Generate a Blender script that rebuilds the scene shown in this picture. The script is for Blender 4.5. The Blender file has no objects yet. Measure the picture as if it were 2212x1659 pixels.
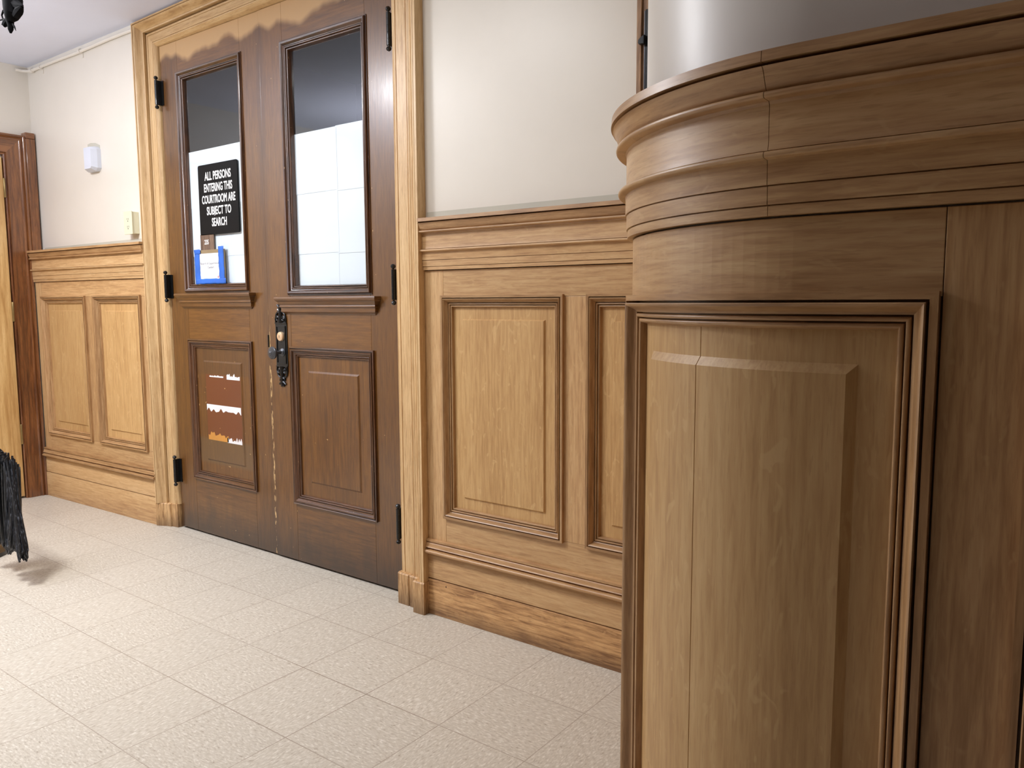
import bpy, bmesh, math, random
from mathutils import Vector, Matrix
random.seed(7)
scene = bpy.context.scene
col = scene.collection
pi = math.pi

# ------------------------------------------------------------------ camera
FPX = 1697.98
YAW, PITCH, ROLL = -0.64023170, -0.10405891, -0.00435575
CAM = Vector((2.37849, -2.20268, 1.21723))
cam_d = bpy.data.cameras.new('camera'); cam = bpy.data.objects.new('camera', cam_d); col.objects.link(cam)
cam_d.sensor_width = 36.0; cam_d.lens = FPX / 2212 * 36.0; cam_d.clip_start = 0.02; cam_d.clip_end = 50
_f = Vector((math.sin(YAW)*math.cos(PITCH), math.cos(YAW)*math.cos(PITCH), math.sin(PITCH)))
_r = Vector((math.cos(YAW), -math.sin(YAW), 0)); _u = _r.cross(_f)
_r2 = math.cos(ROLL)*_r + math.sin(ROLL)*_u; _u2 = -math.sin(ROLL)*_r + math.cos(ROLL)*_u
M3 = Matrix((_r2, _u2, -_f)).transposed()
cam.matrix_world = Matrix.Translation(CAM) @ M3.to_4x4()
scene.camera = cam

# ------------------------------------------------------------------ world, lights, exposure
w = bpy.data.worlds.new('world'); scene.world = w; w.use_nodes = True
w.node_tree.nodes['Background'].inputs[0].default_value = (0.6, 0.65, 0.75, 1)
w.node_tree.nodes['Background'].inputs[1].default_value = 0.3
scene.view_settings.view_transform = 'Standard'; scene.view_settings.look = 'None'
scene.view_settings.exposure = 0.22; scene.view_settings.gamma = 1.0
scene.view_settings.use_curve_mapping = False

def area(name, loc, sx, sy, power, color, rot=(0, 0, 0)):
    d = bpy.data.lights.new(name, 'AREA'); d.shape = 'RECTANGLE'; d.size = sx; d.size_y = sy
    d.energy = power; d.color = color
    o = bpy.data.objects.new(name, d); o.location = loc; o.rotation_euler = rot; col.objects.link(o); return o
area('ceiling_lamp', (-1.25, -1.56, 2.60), 0.50, 0.34, 55, (0.985, 0.985, 1.0))
area('added_fill_right', (0.1, -1.2, 2.60), 0.50, 0.34, 17, (0.985, 0.985, 1.0))  # added fill light that brightens the right wall and floor
area('added_ceiling_uplight', (-1.9, -2.1, 1.9), 0.8, 0.6, 66, (0.86, 0.89, 1.0), (pi, 0, 0))  # added upward fill that brightens the ceiling, no fixture there
area('added_fill_beyond', (-0.75, 1.3, 2.55), 0.6, 0.2, 4.0, (0.68, 0.84, 1.0))  # added dim cool fill behind the doors, gives the glass its blue-grey

# ------------------------------------------------------------------ materials
def new_mat(name):
    m = bpy.data.materials.new(name); m.use_nodes = True
    nt = m.node_tree; b = nt.nodes['Principled BSDF']; return m, nt, b
def N(nt, t, **kw):
    n = nt.nodes.new(t)
    for k, v in kw.items(): setattr(n, k, v)
    return n
def rgb(r, g, b):  # sRGB 0-255 -> linear
    f = lambda c: (c/255/12.92) if c/255 <= 0.04045 else ((c/255+0.055)/1.055)**2.4
    return (f(r), f(g), f(b), 1)
def coords(nt): return N(nt, 'ShaderNodeTexCoord').outputs['Object']
def mapping(nt, src, sc, loc=(0, 0, 0), rot=(0, 0, 0)):
    m = N(nt, 'ShaderNodeMapping'); m.inputs['Scale'].default_value = sc; m.inputs['Location'].default_value = loc
    m.inputs['Rotation'].default_value = rot; nt.links.new(src, m.inputs['Vector']); return m.outputs[0]
def noise(nt, vec, s=1.0, det=3.0, rough=0.55, dist=0.0):
    n = N(nt, 'ShaderNodeTexNoise'); n.inputs['Scale'].default_value = s; n.inputs['Detail'].default_value = det
    n.inputs['Roughness'].default_value = rough; n.inputs['Distortion'].default_value = dist
    nt.links.new(vec, n.inputs['Vector']); return n.outputs['Fac']
def ramp(nt, fac, stops):
    r = N(nt, 'ShaderNodeValToRGB'); e = r.color_ramp.elements
    while len(e) < len(stops): e.new(0.5)
    for i, (p, c) in enumerate(stops):
        e[i].position = p; e[i].color = c if len(c) == 4 else (*c, 1)
    nt.links.new(fac, r.inputs['Fac']); return r.outputs['Color']
def mathn(nt, op, a, b=None, c=None, clamp=False):
    n = N(nt, 'ShaderNodeMath', operation=op); n.use_clamp = clamp
    for i, v in enumerate((a, b, c)):
        if v is None: continue
        if isinstance(v, (int, float)): n.inputs[i].default_value = v
        else: nt.links.new(v, n.inputs[i])
    return n.outputs[0]
def mix(nt, fac, a, b, mode='MIX'):
    n = N(nt, 'ShaderNodeMix', data_type='RGBA', blend_type=mode)
    if isinstance(fac, (int, float)): n.inputs[0].default_value = fac
    else: nt.links.new(fac, n.inputs[0])
    for i, v in ((6, a), (7, b)):
        if isinstance(v, tuple): n.inputs[i].default_value = v
        else: nt.links.new(v, n.inputs[i])
    return n.outputs[2]
def step(nt, val, lo, hi):
    n = N(nt, 'ShaderNodeMapRange', interpolation_type='SMOOTHSTEP')
    n.inputs['From Min'].default_value = lo; n.inputs['From Max'].default_value = hi
    nt.links.new(val, n.inputs['Value']); return n.outputs[0]
def sepxyz(nt, v):
    s = N(nt, 'ShaderNodeSeparateXYZ'); nt.links.new(v, s.inputs[0]); return s.outputs
def bump(nt, h, strength, dist, b, extra=None):
    n = N(nt, 'ShaderNodeBump'); n.inputs['Strength'].default_value = strength; n.inputs['Distance'].default_value = dist
    nt.links.new(h, n.inputs['Height'])
    if extra: nt.links.new(extra, n.inputs['Normal'])
    nt.links.new(n.outputs[0], b.inputs['Normal']); return n.outputs[0]

def wood(name, light, mid, dark, grain='Z', rough=0.5, coat=0.0, coat_rough=0.1, coarse=1.0, contrast=1.0, extra=None, wavy=0.0, flake=0.35):
    m, nt, b = new_mat(name)
    co = coords(nt)
    def sc(a, l): return (a, a, l) if grain == 'Z' else ((l, l, a) if grain == 'X' else (a, l, a))
    fine = noise(nt, mapping(nt, co, sc(110/coarse, 8/coarse)), 1.0, 4, 0.6, 0.3)
    broad = noise(nt, mapping(nt, co, sc(7/coarse, .5/coarse), (3.1, 1.7, 5.2)), 1.0, 2, 0.5, 0.4)
    pores = noise(nt, mapping(nt, co, sc(300, 26), (0.3, 9.1, 2.2)), 1.0, 2, 0.5)
    fl = noise(nt, mapping(nt, co, sc(38, 17), (1.3, 4.1, 7.2), (0, 0.35, 0)), 1.0, 2, 0.5, 1.2)
    t = mathn(nt, 'ADD', mathn(nt, 'MULTIPLY', fine, 0.62), mathn(nt, 'MULTIPLY', broad, 0.38))
    k = 0.13/contrast
    c = ramp(nt, t, [(0.5-k, dark), (0.5, mid), (0.5+k, light)])
    c = mix(nt, mathn(nt, 'MULTIPLY', step(nt, pores, 0.57, 0.66), 0.42*contrast, clamp=True), c, dark)
    c = mix(nt, mathn(nt, 'MULTIPLY', step(nt, fl, 0.62, 0.70), flake), c, light)
    oi = N(nt, 'ShaderNodeObjectInfo').outputs['Random']
    v = mathn(nt, 'MULTIPLY_ADD', oi, 0.16, 0.92)
    hs = N(nt, 'ShaderNodeHueSaturation'); nt.links.new(c, hs.inputs['Color']); nt.links.new(v, hs.inputs['Value']); c = hs.outputs[0]
    rough_s = None
    if extra: c, rough_s = extra(nt, co, c)
    nt.links.new(c, b.inputs['Base Color'])
    b.inputs['Roughness'].default_value = rough
    b.inputs['Coat Weight'].default_value = coat; b.inputs['Coat Roughness'].default_value = coat_rough
    if rough_s is not None:
        nt.links.new(mathn(nt, 'MULTIPLY', mathn(nt, 'SUBTRACT', 1.0, rough_s), coat), b.inputs['Coat Weight'])
    hb = mathn(nt, 'ADD', mathn(nt, 'MULTIPLY', fine, 0.6), pores)
    n1 = bump(nt, hb, 0.12, 0.0006, b)
    if wavy:
        wv = noise(nt, mapping(nt, co, sc(16, 5)), 1.0, 3, 0.5, 0.2)
        n2 = bump(nt, wv, wavy, 0.004, b, n1)
        if coat: nt.links.new(n2, b.inputs['Coat Normal'])
    return m

def grime_low(z0, z1, colr, amt=0.8):
    def f(nt, co, c):
        s = sepxyz(nt, co); n = noise(nt, mapping(nt, co, (18, 18, 6)), 1, 3)
        zz = mathn(nt, 'ADD', s[2], mathn(nt, 'MULTIPLY', mathn(nt, 'SUBTRACT', n, 0.5), z1*0.9))
        k = mathn(nt, 'MULTIPLY', mathn(nt, 'SUBTRACT', 1.0, step(nt, zz, z0, z1)), amt)
        return mix(nt, k, c, colr), None
    return f
def specks(scale, th, colr, sx=1.0):
    def f(nt, co, c):
        n = noise(nt, mapping(nt, co, (scale*sx, scale*sx, scale)), 1, 2, 0.5)
        return mix(nt, step(nt, n, th, th+0.015), c, colr), None
    return f
def chain(*fs):
    def f(nt, co, c):
        r = None
        for g in fs:
            c, q = g(nt, co, c)
            if q is not None: r = q
        return c, r
    return f

OAK = dict(light=rgb(212, 177, 128), mid=rgb(196, 156, 108), dark=rgb(164, 123, 80), contrast=0.8)
nail = specks(17, 0.80, rgb(96, 66, 40))
oak_v = wood('pale_oak_vertical', **OAK, extra=nail, grain='Z', rough=0.42, coat=0.12, coat_rough=0.3)
oak_h = wood('pale_oak_horizontal', **OAK, extra=nail, grain='X', rough=0.42, coat=0.12, coat_rough=0.3)
oak_m = wood('pale_oak_moulding', light=rgb(196, 158, 112), mid=rgb(174, 134, 90), dark=rgb(138, 100, 62), contrast=0.8, grain='X', rough=0.4, coat=0.15, coat_rough=0.3, flake=0.1)
oak_mz = wood('pale_oak_moulding_upright', light=rgb(196, 158, 112), mid=rgb(174, 134, 90), dark=rgb(138, 100, 62), contrast=0.8, grain='Z', rough=0.4, coat=0.15, coat_rough=0.3, flake=0.1)
oak_p = wood('pale_oak_panel', light=rgb(212, 176, 122), mid=rgb(196, 156, 102), dark=rgb(168, 126, 76), contrast=0.6, grain='Z', rough=0.5, coat=0.04, coat_rough=0.3, flake=0.55)
oak_c = wood('pale_oak_casing', light=rgb(224, 192, 144), mid=rgb(210, 174, 124), dark=rgb(176, 136, 90), contrast=0.8, grain='Z', rough=0.42, coat=0.15, coat_rough=0.3)
oak_cx = wood('pale_oak_casing_head', light=rgb(218, 184, 132), mid=rgb(202, 164, 112), dark=rgb(168, 128, 80), contrast=0.8, grain='X', rough=0.42, coat=0.15, coat_rough=0.3)
oak_b = wood('worn_oak_plinth', light=rgb(214, 170, 116), mid=rgb(192, 147, 96), dark=rgb(138, 97, 58), grain='X', rough=0.45, coat=0.15, coat_rough=0.3, coarse=1.2, contrast=1.2,
             extra=chain(grime_low(0.005, 0.07, rgb(86, 60, 42), 0.45), specks(28, 0.75, rgb(70, 40, 22))))
oak_pl = wood('worn_oak_plinth_block', light=rgb(212, 174, 124), mid=rgb(190, 150, 102), dark=rgb(142, 104, 66), grain='Z', rough=0.5, contrast=1.4,
              extra=grime_low(0.0, 0.10, rgb(84, 64, 48), 0.6))
red_oak = wood('dark_stained_oak', light=rgb(150, 96, 52), mid=rgb(122, 74, 38), dark=rgb(80, 44, 22), grain='Z', rough=0.35, coat=0.8, coat_rough=0.08, coarse=1.6, contrast=1.0, flake=0.0, wavy=0.1)
red_oak_h = wood('dark_stained_oak_head', light=rgb(150, 96, 52), mid=rgb(122, 74, 38), dark=rgb(80, 44, 22), grain='Y', rough=0.35, coat=0.8, coat_rough=0.08, coarse=1.6, contrast=1.0, flake=0.0, wavy=0.1)
back_oak = wood('brown_oak_far_casing', light=rgb(196, 156, 116), mid=rgb(176, 136, 98), dark=rgb(136, 100, 68), grain='Z', rough=0.5, coarse=1.5, contrast=1.3, flake=0)
tan_ven = wood('tan_birch_veneer', light=rgb(236, 202, 142), mid=rgb(218, 178, 116), dark=rgb(188, 144, 86), grain='Z', rough=0.4, coat=0.3, coat_rough=0.2, coarse=3.0, flake=0)

def pale_top(nt, co, c):   # paler, less coated band with a wavy edge along the top of the leaves
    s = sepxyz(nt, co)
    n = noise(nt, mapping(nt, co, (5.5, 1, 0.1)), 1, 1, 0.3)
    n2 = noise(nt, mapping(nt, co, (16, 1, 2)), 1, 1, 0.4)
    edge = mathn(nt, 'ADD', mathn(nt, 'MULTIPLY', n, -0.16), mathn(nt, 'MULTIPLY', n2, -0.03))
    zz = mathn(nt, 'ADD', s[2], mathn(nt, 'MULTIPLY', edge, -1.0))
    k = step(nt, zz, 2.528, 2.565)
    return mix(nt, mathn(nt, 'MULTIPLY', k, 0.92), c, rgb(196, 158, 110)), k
def meet_chips(nt, co, c):
    s = sepxyz(nt, co)
    d = mathn(nt, 'ABSOLUTE', mathn(nt, 'SUBTRACT', s[0], -0.745))
    n = noise(nt, mapping(nt, co, (140, 140, 26)), 1, 2, 0.5)
    a = mathn(nt, 'SUBTRACT', 1.0, step(nt, d, 0.004, 0.012))
    lo = mathn(nt, 'SUBTRACT', 1.0, step(nt, s[2], 0.95, 1.25))
    k = mathn(nt, 'MULTIPLY', mathn(nt, 'MULTIPLY', a, lo), step(nt, n, 0.52, 0.58))
    dk = mathn(nt, 'MULTIPLY', mathn(nt, 'SUBTRACT', 1.0, step(nt, d, 0.006, 0.05)), 0.35)
    c = mix(nt, dk, c, rgb(56, 34, 22))
    return mix(nt, k, c, rgb(214, 178, 122)), None
DW = dict(light=rgb(128, 85, 33), mid=rgb(106, 67, 23), dark=rgb(74, 44, 13), contrast=0.6)
dgr = grime_low(0.0, 0.26, rgb(48, 34, 24), 0.8)
spk = specks(40, 0.775, rgb(208, 168, 112), 1.7)
door_v = wood('varnished_oak_stile', **DW, grain='Z', rough=0.4, coat=0.7, coat_rough=0.2, extra=chain(dgr, meet_chips, spk, pale_top), wavy=0.10, flake=0.08)
door_h = wood('varnished_oak_rail', **DW, grain='X', rough=0.4, coat=0.7, coat_rough=0.2, extra=chain(dgr, spk, pale_top), wavy=0.10, flake=0.08)
door_m = wood('varnished_oak_moulding', light=rgb(104, 66, 38), mid=rgb(82, 50, 28), dark=rgb(46, 27, 15), grain='Z', rough=0.35, coat=0.85, coat_rough=0.15, wavy=0.12, flake=0.0, extra=specks(70, 0.74, rgb(168, 128, 92), 1.5))
door_mh = wood('varnished_oak_moulding_level', light=rgb(104, 66, 38), mid=rgb(82, 50, 28), dark=rgb(46, 27, 15), grain='X', rough=0.35, coat=0.85, coat_rough=0.15, wavy=0.12, flake=0.0, extra=specks(70, 0.74, rgb(168, 128, 92), 1.5))
door_p = wood('varnished_oak_panel', **DW, grain='Z', rough=0.42, coat=0.6, coat_rough=0.25, flake=0.15, extra=specks(60, 0.78, rgb(208, 168, 112)))
def scar(nt, co, c):
    s = sepxyz(nt, co)
    def box(x0, x1, z0, z1, e=0.003):
        a = mathn(nt, 'MULTIPLY', step(nt, s[0], x0-e, x0+e), mathn(nt, 'SUBTRACT', 1.0, step(nt, s[0], x1-e, x1+e)))
        b_ = mathn(nt, 'MULTIPLY', step(nt, s[2], z0-e, z0+e), mathn(nt, 'SUBTRACT', 1.0, step(nt, s[2], z1-e, z1+e)))
        return mathn(nt, 'MULTIPLY', a, b_)
    c = mix(nt, box(-1.30, -1.0, 0.52, 0.855), c, rgb(112, 58, 24))
    c = mix(nt, mathn(nt, 'MULTIPLY', box(-1.4, -0.9, 0.39, 0.52, .01), 0.5), c, rgb(104, 84, 58))
    c = mix(nt, mathn(nt, 'MULTIPLY', box(-1.4, -0.9, 0.855, 0.99, .01), 0.35), c, rgb(84, 60, 38))
    return c, None
door_ps = wood('scarred_oak_panel', **DW, grain='Z', rough=0.42, coat=0.6, coat_rough=0.25, flake=0.1, extra=chain(scar, specks(60, 0.74, rgb(214, 172, 112))))

def plain(name, c, rough=0.5, metal=0.0, coat=0.0, bs=0.0, bscale=60, var=0.06, emit=None):
    m, nt, b = new_mat(name); co = coords(nt)
    n = noise(nt, mapping(nt, co, (1, 1, 1)), 7, 4)
    lo = tuple(v*(1-var) for v in c[:3])+(1,); hi = tuple(min(1, v*(1+var)) for v in c[:3])+(1,)
    nt.links.new(ramp(nt, n, [(0.3, lo), (0.7, hi)]), b.inputs['Base Color'])
    b.inputs['Roughness'].default_value = rough; b.inputs['Metallic'].default_value = metal; b.inputs['Coat Weight'].default_value = coat
    if bs: bump(nt, noise(nt, mapping(nt, co, (1, 1, 1)), bscale, 4), bs, 0.002, b)
    return m
plaster = plain('cream_wall_paint', rgb(228, 221, 208), 0.38, bs=0.10, bscale=16, var=0.012)
plaster_pier = plain('cream_gloss_wall_paint', rgb(216, 211, 202), 0.36, bs=0.30, bscale=14, var=0.015)
ceil_m = plain('white_ceiling_paint', rgb(219, 222, 234), 0.6, bs=0.04, bscale=25, var=0.01)
strip_m = plain('grey_cream_paint_edge', rgb(196, 192, 176), 0.5, var=0.03)
white_p = plain('white_plastic', rgb(214, 218, 228), 0.35, var=0.02)
ivory = plain('ivory_plastic', rgb(226, 222, 192), 0.35, var=0.02)
blackm = plain('black_iron', rgb(20, 21, 22), 0.38, metal=0.3, coat=0.3, bs=0.3, bscale=90, var=0.3)
slot_m = plain('dark_slot', rgb(30, 26, 22), 0.6)
knobm = plain('grey_steel', rgb(96, 98, 102), 0.38, metal=0.7, bs=0.1, var=0.15)
brass = plain('polished_brass', rgb(240, 206, 168), 0.35, metal=0.5, var=0.1)
brass_d = plain('dull_brass', rgb(150, 128, 84), 0.4, metal=0.7, var=0.2)
paper = plain('white_paper', rgb(244, 247, 254), 0.7, var=0.012)
card = plain('white_card', rgb(244, 244, 246), 0.6, var=0.01)
sign_bl = plain('black_sign_plastic', rgb(22, 22, 23), 0.5, var=0.15)
white_t = plain('white_lettering', rgb(238, 238, 236), 0.5, var=0.01)
grey_t = plain('grey_print', rgb(120, 120, 124), 0.6)
brown_plate = wood('brown_laminate', light=rgb(136, 112, 92), mid=rgb(110, 88, 74), dark=rgb(84, 64, 52), grain='Z', rough=0.4, contrast=1.3, flake=0)
tan_plate = plain('tan_laminate', rgb(150, 130, 98), 0.45)
blue_tape = plain('blue_masking_tape', rgb(48, 108, 206), 0.6, bs=0.6, bscale=60, var=0.22)
white_res = plain('white_backing_residue', rgb(238, 236, 236), 0.6, bs=0.3, var=0.05)
orange_res = plain('orange_adhesive_residue', rgb(206, 144, 66), 0.5, bs=0.3, var=0.15)
cloth_bk = plain('black_cloth', rgb(11, 11, 13), 0.9, bs=0.3, bscale=120, var=0.2)
for _m in (cloth_bk, sign_bl): _m.node_tree.nodes['Principled BSDF'].inputs['Specular IOR Level'].default_value = 0.12
dark_in = plain('dark_courtroom_paint', rgb(96, 100, 104), 0.8)

def strand_mat():
    m, nt, b = new_mat('black_cord_sheath'); co = coords(nt)
    n = noise(nt, mapping(nt, co, (160, 160, 5)), 1, 2)
    nt.links.new(ramp(nt, n, [(0.55, rgb(22, 23, 26)), (0.72, rgb(92, 96, 104))]), b.inputs['Base Color'])
    b.inputs['Roughness'].default_value = 0.4; return m
cord_m = strand_mat()
def glass_mat():
    m, nt, b = new_mat('window_glass'); nt.nodes.remove(b)
    out = nt.nodes['Material Output']; g = N(nt, 'ShaderNodeBsdfGlossy'); t = N(nt, 'ShaderNodeBsdfTransparent')
    g.inputs['Roughness'].default_value = 0.0; g.inputs['Color'].default_value = (1, 1, 1, 1)
    t.inputs['Color'].default_value = (0.94, 0.96, 0.96, 1)
    fr0 = N(nt, 'ShaderNodeFresnel'); fr0.inputs['IOR'].default_value = 1.55
    class _F: pass
    fr = _F(); fr.outputs = [mathn(nt, 'MULTIPLY', fr0.outputs[0], mathn(nt, 'SUBTRACT', 1.0, N(nt, 'ShaderNodeNewGeometry').outputs['Backfacing']))]
    mx = N(nt, 'ShaderNodeMixShader'); nt.links.new(fr.outputs[0], mx.inputs[0]); nt.links.new(t.outputs[0], mx.inputs[1]); nt.links.new(g.outputs[0], mx.inputs[2])
    nt.links.new(mx.outputs[0], out.inputs[0]); return m
glass = glass_mat()
def floor_mat():
    m, nt, b = new_mat('vinyl_composition_tile'); co = coords(nt)
    T = 0.3048; th = -0.00182042
    # tile grid: world -> (u,v)
    v0 = N(nt, 'ShaderNodeVectorMath', operation='ADD'); v0.inputs[1].default_value = (0, 0.902602, 0); nt.links.new(co, v0.inputs[0])
    mp = mapping(nt, v0.outputs[0], (1, 1, 1), (0, 0, 0), (0, 0, -th))
    s = sepxyz(nt, mp)
    u = mathn(nt, 'DIVIDE', s[0], T); v = mathn(nt, 'DIVIDE', s[1], T)
    def line(q):
        f = mathn(nt, 'FRACT', mathn(nt, 'ADD', q, 100.5)); d = mathn(nt, 'ABSOLUTE', mathn(nt, 'SUBTRACT', f, 0.5))
        return mathn(nt, 'SUBTRACT', 1.0, step(nt, d, 0.0035, 0.0065))
    ln = mathn(nt, 'MAXIMUM', line(u), line(v))
    iu = mathn(nt, 'FLOOR', u); iv = mathn(nt, 'FLOOR', v)
    par = mathn(nt, 'ABSOLUTE', mathn(nt, 'MODULO', mathn(nt, 'ADD', iu, iv), 2.0))
    def chips(sx, sy):
        vv = mapping(nt, mp, (sx, sy, 1)); return noise(nt, vv, 1, 3, 0.6, 0.5)
    A = chips(175, 60); B = chips(60, 175)
    ch = mathn(nt, 'ADD', mathn(nt, 'MULTIPLY', A, par), mathn(nt, 'MULTIPLY', B, mathn(nt, 'SUBTRACT', 1.0, par)))
    c = ramp(nt, ch, [(0.28, rgb(158, 146, 130)), (0.38, rgb(190, 181, 165)), (0.56, rgb(203, 195, 180)), (0.68, rgb(222, 216, 203))])
    idv = N(nt, 'ShaderNodeCombineXYZ'); nt.links.new(iu, idv.inputs[0]); nt.links.new(iv, idv.inputs[1])
    wn = N(nt, 'ShaderNodeTexWhiteNoise', noise_dimensions='3D'); nt.links.new(idv.outputs[0], wn.inputs['Vector'])
    hs = N(nt, 'ShaderNodeHueSaturation'); nt.links.new(c, hs.inputs['Color'])
    nt.links.new(mathn(nt, 'MULTIPLY_ADD', wn.outputs['Value'], 0.05, 0.975), hs.inputs['Value'])
    sp = noise(nt, mapping(nt, co, (1, 1, 1)), 45, 2)
    c = mix(nt, step(nt, sp, 0.775, 0.79), hs.outputs[0], rgb(96, 80, 64))
    ws = noise(nt, mapping(nt, co, (1, 1, 1), (5, 5, 5)), 1.2, 3)
    lam = mathn(nt, 'MULTIPLY', ln, mathn(nt, 'MULTIPLY_ADD', ws, 1.6, -0.15), clamp=True)
    c = mix(nt, lam, c, rgb(146, 130, 114))
    nt.links.new(c, b.inputs['Base Color']); b.inputs['Roughness'].default_value = 0.42
    b.inputs['Specular IOR Level'].default_value = 0.4
    bump(nt, mathn(nt, 'SUBTRACT', 1.0, ln), 0.15, 0.001, b); return m
floor_m = floor_mat()

# ------------------------------------------------------------------ mesh helpers
def link_mesh(name, bm, mat, parent=None, smooth=False, bevel=0.0):
    me = bpy.data.meshes.new(name); bmesh.ops.recalc_face_normals(bm, faces=bm.faces[:]); bm.to_mesh(me); bm.free()
    me.materials.append(mat)
    o = bpy.data.objects.new(name, me); col.objects.link(o)
    if smooth:
        for p in me.polygons: p.use_smooth = True
        try: me.set_sharp_from_angle(angle=math.radians(38))
        except Exception: pass
    if bevel:
        md = o.modifiers.new('bevel', 'BEVEL'); md.width = bevel; md.segments = 2; md.limit_method = 'ANGLE'
    if parent is not None:
        o.parent = parent; o.matrix_parent_inverse = parent.matrix_basis.inverted()
    return o
def tag(o, label=None, cat=None, group=None, kind=None):
    if label: o['label'] = label
    if cat: o['category'] = cat
    if group: o['group'] = group
    if kind: o['kind'] = kind
    return o
def thing(name, loc, label=None, cat=None, group=None, kind=None):
    o = bpy.data.objects.new(name, None); o.location = loc; col.objects.link(o); o.empty_display_size = 0.05
    return tag(o, label, cat, group, kind)
def box(bm, x0, x1, y0, y1, z0, z1, M=None, nu=1):
    vs = []
    for i in range(nu+1):
        x = x0+(x1-x0)*i/nu
        vs.append([bm.verts.new(M(*p) if M else p) for p in ((x, y0, z0), (x, y1, z0), (x, y1, z1), (x, y0, z1))])
    for i in range(nu):
        a, b = vs[i], vs[i+1]
        for k in range(4): bm.faces.new((a[k], a[(k+1) % 4], b[(k+1) % 4], b[k]))
    bm.faces.new(vs[0][::-1]); bm.faces.new(vs[-1])
    return bm
def boxo(name, mat, parent, *b, bevel=0.0):
    bm = bmesh.new(); box(bm, *b); return link_mesh(name, bm, mat, parent, bevel=bevel)
def tube(bm, pts, radii, n=10, cap=True):
    pts = [Vector(p) for p in pts]; rings = []
    up = None
    for i, p in enumerate(pts):
        t = (pts[min(i+1, len(pts)-1)]-pts[max(i-1, 0)]).normalized()
        if up is None:
            up = Vector((0, 0, 1)) if abs(t.z) < 0.9 else Vector((1, 0, 0))
        a = t.cross(up); a.normalize(); b = a.cross(t); b.normalize(); up = b
        r = radii[i] if isinstance(radii, (list, tuple)) else radii
        rings.append([bm.verts.new(p+(math.cos(2*pi*k/n)*a+math.sin(2*pi*k/n)*b)*r) for k in range(n)])
    for i in range(len(rings)-1):
        for k in range(n): bm.faces.new((rings[i][k], rings[i][(k+1) % n], rings[i+1][(k+1) % n], rings[i+1][k]))
    if cap: bm.faces.new(rings[0][::-1]); bm.faces.new(rings[-1])
    return bm
def lathe(bm, prof, origin, axis, n=28):
    """prof: list of (dist along axis, radius)"""
    axis = Vector(axis).normalized(); o = Vector(origin)
    a = axis.orthogonal().normalized(); b = axis.cross(a); rings = []
    for d, r in prof:
        c = o+axis*d
        rings.append([bm.verts.new(c+(math.cos(2*pi*k/n)*a+math.sin(2*pi*k/n)*b)*max(r, 1e-5)) for k in range(n)])
    for i in range(len(rings)-1):
        for k in range(n): bm.faces.new((rings[i][k], rings[i][(k+1) % n], rings[i+1][(k+1) % n], rings[i+1][k]))
    bm.faces.new(rings[0][::-1]); bm.faces.new(rings[-1]); return bm
def smooth_prof(p, n=4, keep=()):
    """p entries (a,b) or (a,b,'c') ; 'c' marks a segment start drawn as an S-curve to the next point"""
    out = []
    for i, q in enumerate(p):
        out.append((q[0], q[1]))
        if len(q) > 2 and i+1 < len(p):
            r = p[i+1]
            for k in range(1, 6):
                t = k/6
                if q[2] == 's': e = t*t*(3-2*t); out.append((q[0]+(r[0]-q[0])*t, q[1]+(r[1]-q[1])*e))
                elif q[2] == 'r':  # bulging bead
                    out.append((q[0]+(r[0]-q[0])*(1-math.cos(t*pi))/2, q[1]+(r[1]-q[1])*t+math.sin(t*pi)*abs(r[0]-q[0])*0.42))
                elif q[2] == 'q':  # vertical bead : a=out, b=z ; bulges in a
                    out.append((q[0]+(r[0]-q[0])*t+math.sin(t*pi)*abs(r[1]-q[1])*0.42, q[1]+(r[1]-q[1])*(1-math.cos(t*pi))/2))
    return out
def sweep_band(name, prof, M, us, mat, parent, back=-0.006):
    """prof [(out,z)...] swept along u; closed to the back"""
    bm = bmesh.new(); P = [(back, prof[0][1])]+list(prof)+[(back, prof[-1][1])]; rows = []
    for u in us: rows.append([bm.verts.new(M(u, z, o)) for o, z in P])
    n = len(P)
    for a, b in zip(rows, rows[1:]):
        for k in range(n): bm.faces.new((a[k], a[(k+1) % n], b[(k+1) % n], b[k]))
    bm.faces.new(rows[0][::-1]); bm.faces.new(rows[-1])
    return link_mesh(name, bm, mat, parent, smooth=True)
def frame_mould(name, prof, M, u0, u1, z0, z1, mat, parent, nu=1, back=-0.03, side=None):
    """mitred rectangular frame; prof [(s inward, out)]"""
    bm = bmesh.new(); P = [(prof[0][0], back)]+list(prof)+[(prof[-1][0], back)]; n = len(P); loops = []
    path = []
    for i in range(nu): path.append((i/nu, 0, 'b'))
    path.append((1, 0, 'c'))
    path.append((1, 1, 'c'))
    for i in range(nu-1, -1, -1): path.append((i/nu, 1, 't'))
    W = u1-u0
    for (a, b, _) in path:
        row = []
        for s, o in P:
            ua, ub = u0+s, u1-s
            u = ua+(ub-ua)*a; z = (z0+s) if b == 0 else (z1-s)
            row.append(bm.verts.new(M(u, z, o)))
        loops.append(row)
    m = len(loops); vseg = {nu, len(loops)-1}
    for i in range(m):
        A, B = loops[i], loops[(i+1) % m]
        for k in range(n-1):
            f = bm.faces.new((A[k], A[k+1], B[k+1], B[k])); f.material_index = 1 if i in vseg else 0
        bm.faces.new((A[n-1], A[0], B[0], B[n-1]))
    mats = mat if isinstance(mat, tuple) else (mat, mat)
    o = link_mesh(name, bm, mats[0], parent, smooth=True); o.data.materials.append(mats[1]); return o
def board(name, M, u0, u1, z0, z1, o, mat, parent, nu=1, back=-0.03, bevel=0.0008):
    bm = bmesh.new(); g = 0.0004
    box(bm, u0+g, u1-g, back, o, z0+g, z1-g, lambda u, oo, z: M(u, z, oo), nu)
    return link_mesh(name, bm, mat, parent, bevel=bevel)
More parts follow.
